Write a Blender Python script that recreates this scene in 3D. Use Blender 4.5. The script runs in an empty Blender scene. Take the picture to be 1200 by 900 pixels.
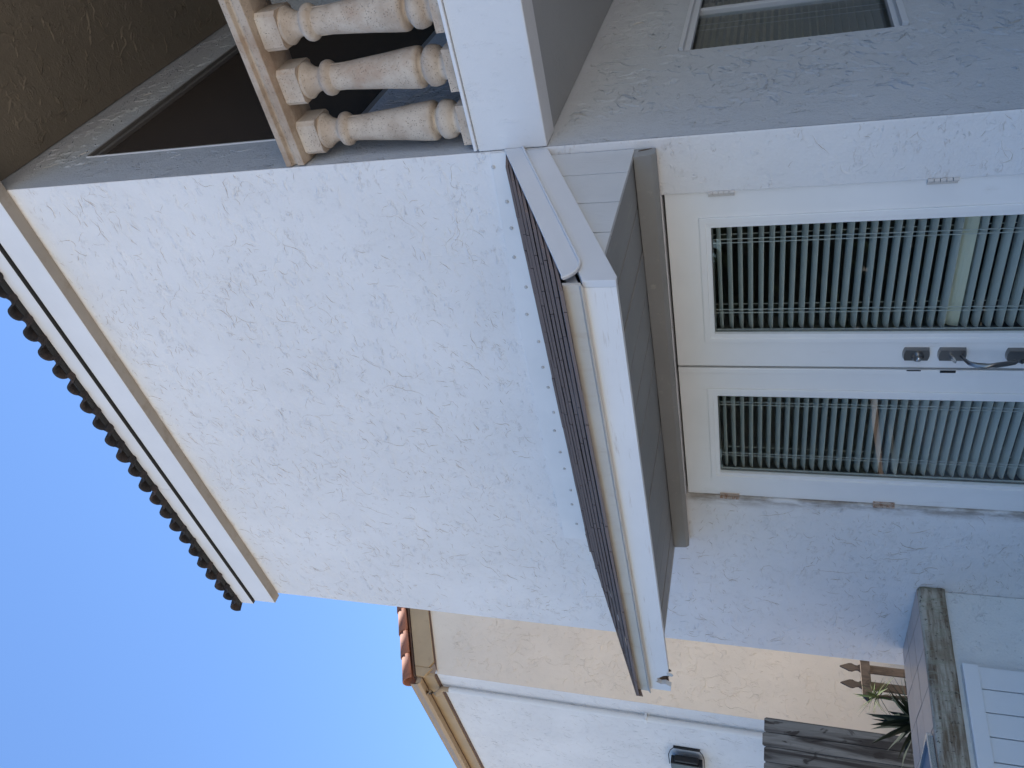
import bpy, bmesh, math, random
from mathutils import Vector, Matrix, noise as mnoise

rnd = random.Random(11)
scene = bpy.context.scene
col = scene.collection

# ------------------------------------------------------------------ camera
cam_d = bpy.data.cameras.new('camera')
cam = bpy.data.objects.new('camera', cam_d)
col.objects.link(cam)
CAM = Vector((1.3253, -2.8576, 1.62))
RIGHT = Vector((-0.19606794, 0.24172947, -0.95032848))   # the phone was held on its side
UP = Vector((0.74354707, 0.66847675, 0.01663087))
FWD = Vector((-0.63929267, 0.70335318, 0.31080409))
m = Matrix.Identity(4)
for i in range(3):
    m[i][0] = RIGHT[i]; m[i][1] = UP[i]; m[i][2] = -FWD[i]; m[i][3] = CAM[i]
cam.matrix_world = m
cam_d.sensor_width = 36.0
cam_d.lens = 27.685
cam_d.clip_start = 0.02
cam_d.clip_end = 2000
scene.camera = cam

# ------------------------------------------------------------------ light
SUN_EL, SUN_AZ = math.radians(62), math.radians(-10)      # azimuth measured from +Y towards +X
world = bpy.data.worlds.new('World')
scene.world = world
world.use_nodes = True
wn = world.node_tree
bg = wn.nodes['Background']
sky = wn.nodes.new('ShaderNodeTexSky')
sky.sky_type = 'NISHITA'
sky.sun_disc = False
sky.sun_elevation = SUN_EL
sky.sun_rotation = SUN_AZ
sky.air_density = 1.0
sky.dust_density = 0.0
sky.ozone_density = 8.0
wn.links.new(sky.outputs[0], bg.inputs[0])
bg.inputs[1].default_value = 0.10
sd = bpy.data.lights.new('sun', 'SUN')
sd.energy = 5.0
sd.angle = math.radians(0.53)
sd.color = (1.0, 0.95, 0.88)
sun = bpy.data.objects.new('sun', sd)
col.objects.link(sun)
sdir = Vector((math.sin(SUN_AZ) * math.cos(SUN_EL), math.cos(SUN_AZ) * math.cos(SUN_EL), math.sin(SUN_EL)))
sun.rotation_euler = sdir.to_track_quat('Z', 'Y').to_euler()
sun.location = (0, 0, 20)
vs = scene.view_settings
vs.view_transform = 'Standard'
vs.look = 'None'
vs.gamma = 1.0
vs.use_curve_mapping = False
vs.exposure = 1.24

# ------------------------------------------------------------------ node helpers
def new_mat(name):
    mt = bpy.data.materials.new(name)
    mt.use_nodes = True
    nt = mt.node_tree
    b = nt.nodes['Principled BSDF']
    return mt, nt, b

def N(nt, t, **kw):
    n = nt.nodes.new(t)
    for k, v in kw.items():
        if k.startswith('i_'):
            n.inputs[k[2:].replace('_', ' ')].default_value = v
        else:
            setattr(n, k, v)
    return n

def math_n(nt, op, a, b=None, clamp=False):
    n = nt.nodes.new('ShaderNodeMath'); n.operation = op; n.use_clamp = clamp
    for i, v in enumerate((a, b)):
        if v is None: continue
        if isinstance(v, (int, float)): n.inputs[i].default_value = v
        else: nt.links.new(v, n.inputs[i])
    return n.outputs[0]

def smooth(nt, v, a, b, lo=0.0, hi=1.0):
    n = nt.nodes.new('ShaderNodeMapRange'); n.interpolation_type = 'SMOOTHSTEP'
    nt.links.new(v, n.inputs['Value'])
    n.inputs['From Min'].default_value = a; n.inputs['From Max'].default_value = b
    n.inputs['To Min'].default_value = lo; n.inputs['To Max'].default_value = hi
    return n.outputs[0]

def noise(nt, vec, scale, detail=3.0, rough=0.5, dist=0.0):
    n = nt.nodes.new('ShaderNodeTexNoise')
    n.inputs['Scale'].default_value = scale; n.inputs['Detail'].default_value = detail
    n.inputs['Roughness'].default_value = rough; n.inputs['Distortion'].default_value = dist
    if vec is not None: nt.links.new(vec, n.inputs['Vector'])
    return n

def pos(nt, stretch=(1, 1, 1), rot=(0, 0, 0), loc=(0, 0, 0), obj=False):
    if obj:
        g = nt.nodes.new('ShaderNodeTexCoord').outputs['Object']
    else:
        g = nt.nodes.new('ShaderNodeNewGeometry').outputs['Position']
    mp = nt.nodes.new('ShaderNodeMapping')
    mp.inputs['Scale'].default_value = stretch; mp.inputs['Rotation'].default_value = rot
    mp.inputs['Location'].default_value = loc
    nt.links.new(g, mp.inputs['Vector'])
    return mp.outputs[0]

def mixc(nt, fac, a, b, mode='MIX'):
    n = nt.nodes.new('ShaderNodeMix'); n.data_type = 'RGBA'; n.blend_type = mode
    if isinstance(fac, (int, float)): n.inputs[0].default_value = fac
    else: nt.links.new(fac, n.inputs[0])
    for i, v in ((6, a), (7, b)):
        if isinstance(v, tuple): n.inputs[i].default_value = (*v[:3], 1)
        else: nt.links.new(v, n.inputs[i])
    return n.outputs[2]

def bump(nt, bsdf, h, strength, dist):
    n = nt.nodes.new('ShaderNodeBump')
    n.inputs['Strength'].default_value = strength; n.inputs['Distance'].default_value = dist
    nt.links.new(h, n.inputs['Height'])
    nt.links.new(n.outputs[0], bsdf.inputs['Normal'])

def stucco(name, base, dirt, stretch=(1, 1, 1), rot=(0, 0, 0), dirt_amt=0.8, dist=0.012, k=1.0, rough=0.75, seed=0.0, soil=None, relief=2.0):
    """hand-trowelled skip stucco under paint: overlapping smears with torn edges"""
    mt, nt, b = new_mat(name)
    p0 = pos(nt, loc=(seed, seed * .7, seed * .3))
    p = pos(nt, stretch, rot, (seed, seed * .7, seed * .3))
    wob = noise(nt, p, 7 * k, 3)
    vadd = nt.nodes.new('ShaderNodeVectorMath'); vadd.operation = 'MULTIPLY_ADD'
    nt.links.new(wob.outputs['Color'], vadd.inputs[0])
    vadd.inputs[1].default_value = (.07, .07, .07)
    nt.links.new(p, vadd.inputs[2])
    pv = vadd.outputs[0]
    n1 = noise(nt, pv, 12 * k, 4, .58).outputs[0]
    n2 = noise(nt, pv, 23 * k, 3, .6).outputs[0]
    f1 = math_n(nt, 'FRACT', math_n(nt, 'MULTIPLY', n1, 3.1))
    f2 = math_n(nt, 'FRACT', math_n(nt, 'MULTIPLY', n2, 2.3))
    mk = math_n(nt, 'MULTIPLY', smooth(nt, noise(nt, p0, 4.5 * k, 3, .6).outputs[0], .40, .58), smooth(nt, noise(nt, p0, 15 * k, 3, .6).outputs[0], .44, .54))
    mk2 = math_n(nt, 'MULTIPLY', smooth(nt, noise(nt, p0, 5.5 * k, 3, .6, 1.0).outputs[0], .42, .60), smooth(nt, noise(nt, p0, 24 * k, 3, .6).outputs[0], .46, .58))
    fine = noise(nt, p0, 75, 4, .65).outputs[0]
    med = noise(nt, p, 16 * k, 4, .55).outputs[0]
    r1 = math_n(nt, 'MULTIPLY', math_n(nt, 'ADD', math_n(nt, 'MULTIPLY', smooth(nt, f1, .80, .95), .08), math_n(nt, 'MULTIPLY', f1, .05)), mk)
    r2 = math_n(nt, 'MULTIPLY', math_n(nt, 'ADD', math_n(nt, 'MULTIPLY', smooth(nt, f2, .78, .95), .09), math_n(nt, 'MULTIPLY', f2, .05)), mk2)
    h = math_n(nt, 'ADD', r1, r2)
    h = math_n(nt, 'ADD', h, math_n(nt, 'MULTIPLY', fine, .13))
    h = math_n(nt, 'ADD', h, math_n(nt, 'MULTIPLY', med, .20))
    bump(nt, b, h, 1.0, dist * relief)
    # dirt caught under the torn edges
    br = smooth(nt, noise(nt, p0, 7, 3, .6).outputs[0], .44, .60)
    e1 = math_n(nt, 'MULTIPLY', smooth(nt, f1, .12, .02), mk)
    e2 = math_n(nt, 'MULTIPLY', smooth(nt, f2, .12, .02), mk2)
    e = math_n(nt, 'MULTIPLY', math_n(nt, 'MAXIMUM', e1, e2), br)
    e = math_n(nt, 'MULTIPLY', e, dirt_amt * .42, True)
    blot = noise(nt, p0, 1.3, 4, .6).outputs[0]
    c = mixc(nt, smooth(nt, blot, .35, .7), tuple(x * .93 for x in base), base)
    pin = smooth(nt, noise(nt, p0, 60, 2, .5).outputs[0], .70, .76, 0, .45 * dirt_amt)
    c = mixc(nt, pin, c, dirt)
    c = mixc(nt, e, c, dirt)
    if soil: c = soil(nt, c)
    nt.links.new(c, b.inputs['Base Color'])
    b.inputs['Roughness'].default_value = rough
    b.inputs['Specular IOR Level'].default_value = .35
    return mt

def paint(name, base, rough=.45, var=.06, grain=None, dirt=None, bdist=.001, bscale=60, spec=.4, metal=0.0, obj=False, dirt_scale=6.0, dirt_lim=(.55, .75)):
    mt, nt, b = new_mat(name)
    p0 = pos(nt, obj=obj)
    blot = noise(nt, p0, 2.5, 4, .6).outputs[0]
    c = mixc(nt, smooth(nt, blot, .3, .7), tuple(x * (1 - var) for x in base), base)
    pg = pos(nt, grain, obj=obj) if grain else p0
    g = noise(nt, pg, bscale, 4, .6).outputs[0]
    if dirt:
        d = noise(nt, pos(nt, grain, obj=obj) if grain else p0, dirt_scale, 5, .65).outputs[0]
        c = mixc(nt, smooth(nt, d, dirt_lim[0], dirt_lim[1], 0, .8), c, dirt)
    nt.links.new(c, b.inputs['Base Color'])
    bump(nt, b, g, .6, bdist)
    b.inputs['Roughness'].default_value = rough
    b.inputs['Metallic'].default_value = metal
    b.inputs['Specular IOR Level'].default_value = spec
    return mt

M = {}
def eave_soil(nt, c):
    # rusty run-off just below the eave trim of the front wall
    z = nt.nodes.new('ShaderNodeSeparateXYZ')
    nt.links.new(nt.nodes.new('ShaderNodeNewGeometry').outputs['Position'], z.inputs[0])
    wob = noise(nt, pos(nt, (1, 1, .3)), 5, 4, .6).outputs[0]
    v = math_n(nt, 'ADD', z.outputs[2], math_n(nt, 'MULTIPLY', wob, .10))
    c = mixc(nt, smooth(nt, v, 5.355, 5.41, 0, .75), c, (.38, .25, .12))
    # rust and damp along the hinge side of the left door
    dx = smooth(nt, z.outputs[0], -2.16, -2.075)
    dz = smooth(nt, z.outputs[0], -2.06, -2.065)
    lo = smooth(nt, z.outputs[2], 2.08, 2.0)
    sp = smooth(nt, noise(nt, pos(nt, (1, 1, .35)), 9, 5, .65).outputs[0], .40, .62)
    f = math_n(nt, 'MULTIPLY', math_n(nt, 'MULTIPLY', dx, dz), math_n(nt, 'MULTIPLY', lo, sp))
    c = mixc(nt, math_n(nt, 'MULTIPLY', f, .75), c, (.22, .17, .12))
    return c
M['front'] = stucco('painted_trowelled_stucco', (.81, .805, .80), (.40, .31, .23), (.42, 1, 1.0), (0, math.radians(-9), 0), soil=eave_soil)
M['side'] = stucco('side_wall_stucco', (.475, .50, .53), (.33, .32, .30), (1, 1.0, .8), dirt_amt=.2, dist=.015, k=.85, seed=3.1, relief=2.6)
M['ceiling'] = stucco('bounce_toned_ceiling_stucco', (.215, .183, .137), (.2, .16, .1), dirt_amt=.15, dist=.014, k=.8, seed=5.3)  # dim warm bounce light is put into this dark tan
M['cream'] = stucco('cream_stucco', (.78, .67, .53), (.42, .33, .23), (1, 1, .9), dirt_amt=.22, dist=.012, k=.7, seed=8.8)
M['white_far'] = stucco('far_white_stucco', (.74, .74, .73), (.35, .33, .31), dirt_amt=.6, dist=.012, k=.9, seed=12.1)
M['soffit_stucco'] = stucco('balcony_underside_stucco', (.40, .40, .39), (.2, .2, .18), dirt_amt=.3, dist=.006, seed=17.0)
M['halfwall'] = stucco('counter_stucco', (.80, .81, .80), (.16, .15, .14), dirt_amt=.8, dist=.014, k=.7, seed=21.0)
M['beam'] = stucco('beam_paint', (.75, .75, .75), (.45, .42, .38), (2, 2, .6), dirt_amt=.2, dist=.004, seed=25.0)
M['trim'] = paint('white_painted_trim', (.80, .80, .80), .5, .06, (1, 8, 8), (.50, .45, .40), .0015, 14, dirt_lim=(.66, .82))
M['flash'] = paint('painted_flashing', (.81, .81, .805), .45, .07, None, (.45, .40, .34), .002, 8, dirt_lim=(.68, .85))
M['fascia_old'] = paint('old_fascia_paint', (.81, .81, .81), .55, .06, (1, 10, 10), (.50, .44, .38), .0015, 10, dirt_lim=(.58, .80))
M['drip'] = paint('weathered_drip_metal', (.56, .53, .48), .4, .15, (3, 6, 1), (.42, .36, .30), .001, 8, dirt_lim=(.5, .8))
M['rake_metal'] = paint('blue_white_metal', (.66, .68, .71), .38, .05, None, None, .0008, 20)
M['siding'] = paint('painted_rough_plywood', (.57, .59, .61), .6, .08, (3, 3, .5), None, .004, 40)
M['eave_shade'] = paint('shade_darkened_underside', (.36, .325, .28), .6, .12, None, (.26, .22, .17), .001, 30, dirt_lim=(.5, .7))  # shade below the eave is put into this colour
M['soffit'] = paint('shade_darkened_soffit_board', (.29, .29, .28), .6, .10, (3, .5, 3), (.42, .40, .36), .003, 40, dirt_lim=(.6, .8))  # base darkened to carry the shade beneath the porch
M['door'] = paint('door_paint', (.87, .865, .85), .35, .05, (2, 2, .6), (.62, .58, .52), .0006, 40, dirt_lim=(.62, .9))
M['gasket'] = paint('dark_gap', (.03, .03, .03), .7)
M['hinge'] = paint('painted_hinge', (.66, .62, .58), .45, .1, None, (.34, .24, .17), .0008, 80, dirt_scale=60, dirt_lim=(.58, .72), obj=False)
M['rust'] = paint('rusty_hinge', (.50, .40, .33), .6, .2, None, (.26, .13, .07), .001, 80, dirt_scale=50, dirt_lim=(.46, .62))
M['nickel'] = paint('brushed_dark_nickel', (.30, .29, .28), .30, .15, (1, 1, .2), None, .0003, 200, .5, 1.0)
M['bright'] = paint('worn_bright_nickel', (.62, .61, .60), .22, .05, None, None, .0002, 100, .5, 1.0)
M['slat'] = paint('blind_slat_paint', (.66, .635, .575), .45, .04)
M['slat_cream'] = paint('yellowed_slat_paint', (.72, .68, .54), .5, .04)
M['cord'] = paint('blind_cord', (.62, .62, .60), .8)
M['tan_slat'] = paint('tan_blind', (.34, .30, .24), .6, .05)
M['curtain'] = paint('cream_curtain', (.50, .46, .36), .9, .1, (8, 8, .3), None, .004, 6)
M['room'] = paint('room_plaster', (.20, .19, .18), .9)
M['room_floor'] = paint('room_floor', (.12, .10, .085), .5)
M['alu'] = paint('window_aluminium', (.55, .57, .60), .35, .05)
M['bronze'] = paint('bronze_frame', (.16, .15, .14), .4, .1)
M['black'] = paint('black_plastic', (.012, .012, .013), .35, .1)
M['steel'] = paint('stainless_steel', (.62, .64, .66), .25, .05, None, None, .0003, 60, .5, 1.0)
M['steel_dark'] = paint('blue_grey_panel', (.16, .19, .23), .55, .08)
M['vinyl'] = paint('white_vinyl', (.84, .86, .88), .35, .03)
M['tan_trim'] = paint('tan_painted_trim', (.44, .31, .17), .5, .12, None, (.26, .17, .09), .001, 20, dirt_lim=(.6, .85))
M['brown_trim'] = paint('brown_trim', (.13, .07, .04), .6, .2)
M['gutter'] = paint('bronze_gutter', (.36, .26, .16), .35, .1)
M['pipe_white'] = paint('white_downspout', (.74, .74, .72), .4, .06)
M['rot'] = paint('rotten_wood', (.16, .10, .06), .9, .3, (1, 6, 6), (.03, .02, .015), .004, 30, dirt_lim=(.4, .6))
M['nail'] = paint('galvanised_nail', (.62, .61, .59), .5, .2)
M['concrete_ground'] = paint('warm_patio_concrete', (.36, .32, .275), .85, .15, None, (.285, .25, .21), .002, 30, dirt_lim=(.5, .8))
M['bark'] = paint('bark', (.12, .09, .065), .9, .3, (4, 4, .6), None, .01, 12)

def shingle_mat():
    mt, nt, b = new_mat('brown_asphalt_shingle')
    p0 = pos(nt)
    oi = nt.nodes.new('ShaderNodeObjectInfo').outputs['Random']
    g = noise(nt, p0, 260, 2, .7).outputs[0]
    l = noise(nt, pos(nt, (1.2, 4, 4)), 4, 4, .6).outputs[0]
    c = mixc(nt, smooth(nt, l, .35, .65), (.165, .115, .095), (.28, .205, .17))
    c = mixc(nt, smooth(nt, g, .45, .62, 0, .6), c, (.36, .30, .28))
    c = mixc(nt, math_n(nt, 'MULTIPLY', oi, .35), c, (.13, .10, .09))
    nt.links.new(c, b.inputs['Base Color'])
    b.inputs['Roughness'].default_value = .95
    bump(nt, b, g, .8, .003)
    return mt
M['shingle'] = shingle_mat()
M['shingle_edge'] = paint('cut_shingle_edge', (.19, .15, .138), .95)

def tile_mat(name, a, bcol, dark, thr):
    mt, nt, b = new_mat(name)
    p0 = pos(nt)
    oi = nt.nodes.new('ShaderNodeObjectInfo').outputs['Random']
    c = mixc(nt, oi, a, bcol)
    d = noise(nt, p0, 9, 5, .65).outputs[0]
    c = mixc(nt, smooth(nt, d, thr, thr + .15, 0, .9), c, dark)
    nt.links.new(c, b.inputs['Base Color'])
    b.inputs['Roughness'].default_value = .8
    bump(nt, b, noise(nt, p0, 70, 4, .6).outputs[0], .6, .003)
    return mt
M['tile_dark'] = tile_mat('weathered_dark_tile', (.026, .021, .021), (.05, .034, .03), (.012, .011, .013), .42)
M['tile_red'] = tile_mat('terracotta_tile', (.33, .13, .075), (.27, .105, .065), (.15, .075, .055), .56)

def cast_stone(name, lo, hi):
    mt, nt, b = new_mat(name)
    p0 = pos(nt)
    v = nt.nodes.new('ShaderNodeTexVoronoi'); v.inputs['Scale'].default_value = 130
    nt.links.new(p0, v.inputs['Vector'])
    pit = smooth(nt, v.outputs['Distance'], .10, .32)
    sel = smooth(nt, noise(nt, p0, 40, 3, .6).outputs[0], .44, .60)
    pit2 = math_n(nt, 'MAXIMUM', pit, math_n(nt, 'SUBTRACT', 1.0, sel))
    f = noise(nt, p0, 150, 3, .6).outputs[0]
    bl = noise(nt, p0, 7, 5, .65).outputs[0]
    c = mixc(nt, smooth(nt, bl, .35, .65), lo, hi)
    c = mixc(nt, smooth(nt, noise(nt, p0, 4, 5, .7).outputs[0], .52, .72, 0, .6), c, (.42, .28, .19))
    c = mixc(nt, math_n(nt, 'MULTIPLY', math_n(nt, 'SUBTRACT', 1.0, pit2), .6), c, (.27, .20, .15))
    nt.links.new(c, b.inputs['Base Color'])
    b.inputs['Roughness'].default_value = .9
    h = math_n(nt, 'ADD', math_n(nt, 'MULTIPLY', pit2, .8), math_n(nt, 'MULTIPLY', f, .35))
    bump(nt, b, h, .9, .005)
    return mt
M['stone'] = cast_stone('pitted_cast_stone', (.46, .365, .28), (.60, .51, .41))
M['rail_stone'] = cast_stone('weathered_rail_stone', (.36, .265, .19), (.50, .41, .32))

def stained_edge():
    mt, nt, b = new_mat('algae_stained_concrete')
    p0 = pos(nt)
    ps = pos(nt, (1, .35, 3))
    a = noise(nt, ps, 9, 5, .65).outputs[0]
    s = noise(nt, pos(nt, (4, 6, .8)), 9, 5, .7).outputs[0]
    c = mixc(nt, smooth(nt, a, .34, .62), (.17, .12, .075), (.48, .44, .36))
    c = mixc(nt, smooth(nt, s, .48, .66, 0, .75), c, (.30, .30, .22))
    c = mixc(nt, smooth(nt, noise(nt, p0, 3, 4, .6).outputs[0], .5, .7, 0, .6), c, (.20, .14, .08))
    c = mixc(nt, smooth(nt, noise(nt, p0, 45, 3, .6).outputs[0], .60, .68, 0, .8), c, (.07, .055, .04))
    nt.links.new(c, b.inputs['Base Color'])
    b.inputs['Roughness'].default_value = .85
    bump(nt, b, math_n(nt, 'ADD', noise(nt, p0, 40, 5, .65).outputs[0], s), .8, .006)
    return mt
M['edge'] = stained_edge()

def floor_tile():
    mt, nt, b = new_mat('pinkish_glazed_tile')
    p0 = pos(nt)
    oi = nt.nodes.new('ShaderNodeObjectInfo').outputs['Random']
    c = mixc(nt, oi, (.46, .33, .26), (.54, .40, .32))
    c = mixc(nt, smooth(nt, noise(nt, p0, 9, 5, .65).outputs[0], .45, .7, 0, .5), c, (.33, .25, .21))
    nt.links.new(c, b.inputs['Base Color'])
    b.inputs['Roughness'].default_value = .32
    bump(nt, b, noise(nt, p0, 25, 3).outputs[0], .4, .001)
    return mt
M['tile'] = floor_tile()
M['grout'] = paint('grey_grout', (.20, .18, .16), .9)

def old_wood(name, light, dark, grain, amt=.55):
    mt, nt, b = new_mat(name)
    oi = nt.nodes.new('ShaderNodeObjectInfo').outputs['Random']
    cmb = nt.nodes.new('ShaderNodeCombineXYZ')
    nt.links.new(math_n(nt, 'MULTIPLY', oi, 13.0), cmb.inputs[0])
    nt.links.new(math_n(nt, 'MULTIPLY', oi, 7.0), cmb.inputs[2])
    va = nt.nodes.new('ShaderNodeVectorMath')
    nt.links.new(pos(nt), va.inputs[0]); nt.links.new(cmb.outputs[0], va.inputs[1])
    mp = nt.nodes.new('ShaderNodeMapping'); mp.inputs['Scale'].default_value = grain
    nt.links.new(va.outputs[0], mp.inputs[0])
    g = noise(nt, mp.outputs[0], 9, 6, .6, .4).outputs[0]
    kn = noise(nt, pos(nt, (1, 1, .5)), 7, 3, .5, 1.5).outputs[0]
    st = noise(nt, mp.outputs[0], 2.2, 4, .6, .8).outputs[0]
    c = mixc(nt, smooth(nt, g, .3, .7), tuple(x * .72 for x in light), light)
    c = mixc(nt, math_n(nt, 'MULTIPLY', oi, .45), c, tuple(x * .5 for x in light))
    c = mixc(nt, smooth(nt, st, amt - .10, amt + .14, 0, .9), c, dark)
    c = mixc(nt, smooth(nt, kn, .57, .68, 0, .88), c, dark)
    nt.links.new(c, b.inputs['Base Color'])
    b.inputs['Roughness'].default_value = .9
    bump(nt, b, g, .8, .004)
    return mt
M['grey_wood'] = old_wood('weathered_grey_board', (.16, .178, .19), (.013, .013, .015), (4, 4, .35), .47)
M['brown_wood'] = old_wood('weathered_brown_picket', (.15, .112, .085), (.05, .038, .03), (6, 6, .8), .6)

def leaf_mat(name, a, bcol, rough=.45):
    mt, nt, b = new_mat(name)
    oi = nt.nodes.new('ShaderNodeObjectInfo').outputs['Random']
    c = mixc(nt, math_n(nt, 'MULTIPLY', math_n(nt, 'ADD', oi, noise(nt, pos(nt), 5, 3).outputs[0]), .6), a, bcol)
    nt.links.new(c, b.inputs['Base Color'])
    b.inputs['Roughness'].default_value = rough
    b.inputs['Specular IOR Level'].default_value = .15
    return mt
M['leaf_dark'] = leaf_mat('dark_leaf', (.005, .010, .008), (.011, .020, .014), .7)
M['leaf_spiky'] = leaf_mat('spiky_leaf', (.04, .065, .022), (.09, .11, .045), .6)
M['tree_leaf'] = leaf_mat('tree_leaf', (.014, .026, .010), (.04, .055, .022), .5)

def glass_mat(name, tint=(.93, .96, .95), ior=1.5, rough=0.0):
    mt = bpy.data.materials.new(name); mt.use_nodes = True
    nt = mt.node_tree; nt.nodes.clear()
    out = nt.nodes.new('ShaderNodeOutputMaterial')
    tr = nt.nodes.new('ShaderNodeBsdfTransparent'); tr.inputs[0].default_value = (*tint, 1)
    gl = nt.nodes.new('ShaderNodeBsdfGlossy'); gl.inputs['Roughness'].default_value = rough
    ge = nt.nodes.new('ShaderNodeNewGeometry')
    dt = nt.nodes.new('ShaderNodeVectorMath'); dt.operation = 'DOT_PRODUCT'
    nt.links.new(ge.outputs['Incoming'], dt.inputs[0]); nt.links.new(ge.outputs['Normal'], dt.inputs[1])
    c1 = math_n(nt, 'SUBTRACT', 1.0, math_n(nt, 'ABSOLUTE', dt.outputs['Value']), True)
    fr = math_n(nt, 'ADD', math_n(nt, 'MULTIPLY', math_n(nt, 'POWER', c1, 5.0), .96), .04, True)   # Schlick, same from both sides
    mx = nt.nodes.new('ShaderNodeMixShader')
    nt.links.new(fr, mx.inputs[0]); nt.links.new(tr.outputs[0], mx.inputs[1]); nt.links.new(gl.outputs[0], mx.inputs[2])
    nt.links.new(mx.outputs[0], out.inputs[0])
    return mt
M['glass'] = glass_mat('door_glass')
M['window_glass'] = glass_mat('window_glass', (.85, .88, .88))

def screen_mat():
    mt = bpy.data.materials.new('insect_screen'); mt.use_nodes = True
    nt = mt.node_tree; nt.nodes.clear()
    out = nt.nodes.new('ShaderNodeOutputMaterial')
    tr = nt.nodes.new('ShaderNodeBsdfTransparent'); tr.inputs[0].default_value = (.75, .75, .75, 1)
    df = nt.nodes.new('ShaderNodeBsdfDiffuse'); df.inputs[0].default_value = (.075, .060, .05, 1)
    mx = nt.nodes.new('ShaderNodeMixShader'); mx.inputs[0].default_value = .75
    nt.links.new(tr.outputs[0], mx.inputs[1]); nt.links.new(df.outputs[0], mx.inputs[2])
    nt.links.new(mx.outputs[0], out.inputs[0])
    return mt
M['screen'] = screen_mat()

# ------------------------------------------------------------------ mesh helpers
class MB:
    def __init__(s): s.v = []; s.f = []; s.sm = []
    def add(s, vs, fs, smooth=False):
        n = len(s.v); s.v += [tuple(v) for v in vs]
        for f in fs: s.f.append(tuple(i + n for i in f)); s.sm.append(smooth)
        return s
    def box(s, a, b, mat=None):
        x0, y0, z0 = a; x1, y1, z1 = b
        vs = [(x0,y0,z0),(x1,y0,z0),(x1,y1,z0),(x0,y1,z0),(x0,y0,z1),(x1,y0,z1),(x1,y1,z1),(x0,y1,z1)]
        if mat: vs = [mat @ Vector(v) for v in vs]
        return s.add(vs, [(0,3,2,1),(4,5,6,7),(0,1,5,4),(1,2,6,5),(2,3,7,6),(3,0,4,7)])
    def prism(s, pts, d, cap=True):
        """closed outline (3-D points) pushed along vector d"""
        n = len(pts); d = Vector(d)
        vs = [Vector(p) for p in pts] + [Vector(p) + d for p in pts]
        fs = [(i, (i+1) % n, n + (i+1) % n, n + i) for i in range(n)]
        if cap: fs += [tuple(range(n-1, -1, -1)), tuple(range(n, 2*n))]
        return s.add(vs, fs)
    def lathe(s, prof, c, seg=24, axis='z'):
        vs = []; fs = []
        for r, t in prof:
            for i in range(seg):
                a = 2*math.pi*i/seg
                if axis == 'z': vs.append((c[0]+r*math.cos(a), c[1]+r*math.sin(a), c[2]+t))
                else: vs.append((c[0]+r*math.cos(a), c[1]+t, c[2]+r*math.sin(a)))
        for j in range(len(prof)-1):
            for i in range(seg):
                k = (i+1) % seg
                f = (j*seg+i, j*seg+k, (j+1)*seg+k, (j+1)*seg+i)
                fs.append(f if axis == 'z' else f[::-1])
        s.add(vs, fs, True)
        n = len(prof)
        s.add(vs[:seg], [tuple(range(seg-1, -1, -1))]); s.add(vs[(n-1)*seg:], [tuple(range(seg))])
        return s
    def tube(s, pts, r, seg=8, flat=1.0, up=Vector((0, 0, 1))):
        pts = [Vector(p) for p in pts]; vs = []; fs = []
        for i, p in enumerate(pts):
            t = (pts[min(i+1, len(pts)-1)] - pts[max(i-1, 0)]).normalized()
            u = t.cross(up)
            if u.length < 1e-4: u = t.cross(Vector((1, 0, 0)))
            u.normalize(); w = u.cross(t)
            rr = r[i] if isinstance(r, (list, tuple)) else r
            for k in range(seg):
                a = 2*math.pi*k/seg
                vs.append(p + u*math.cos(a)*rr + w*math.sin(a)*rr*flat)
        for i in range(len(pts)-1):
            for k in range(seg):
                q = (k+1) % seg
                fs.append((i*seg+k, i*seg+q, (i+1)*seg+q, (i+1)*seg+k))
        s.add(vs, fs, True)
        s.add(vs[:seg], [tuple(range(seg-1, -1, -1))]); s.add(vs[-seg:], [tuple(range(seg))])
        return s
    def mesh(s, name, mat, bevel=0):
        me = bpy.data.meshes.new(name)
        me.from_pydata(s.v, [], s.f)
        me.polygons.foreach_set('use_smooth', s.sm)
        bm = bmesh.new(); bm.from_mesh(me)
        if bevel:
            bmesh.ops.remove_doubles(bm, verts=bm.verts, dist=1e-5)
            eds = [e for e in bm.edges if len(e.link_faces) == 2 and e.calc_face_angle(0) > .5]
            bmesh.ops.bevel(bm, geom=eds, offset=bevel, segments=2, affect='EDGES', profile=.6)
        bmesh.ops.recalc_face_normals(bm, faces=bm.faces)
        bm.to_mesh(me); bm.free()
        me.materials.append(mat)
        return me
    def build(s, name, mat, parent=None, bevel=0, label=None, kind=None):
        return place(name, s.mesh(name, mat, bevel), parent, label=label, kind=kind)

WORLD = {}
def place(name, me, parent=None, loc=(0, 0, 0), rot=(0, 0, 0), label=None, kind=None):
    o = bpy.data.objects.new(name, me); col.objects.link(o)
    base = Vector((0, 0, 0))
    if parent is not None:
        o.parent = parent; base = WORLD[parent]
    o.location = Vector(loc) - base; o.rotation_euler = rot
    WORLD[o] = Vector(loc)
    if label: o['label'] = label
    if kind: o['kind'] = kind
    return o
def thing(name, label, cat, loc=(0, 0, 0), group=None):
    o = bpy.data.objects.new(name, None); col.objects.link(o)
    o.location = loc; WORLD[o] = Vector(loc)
    o.empty_display_size = .2
    o['label'] = label; o['category'] = cat
    if group: o['group'] = group
    return o

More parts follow.
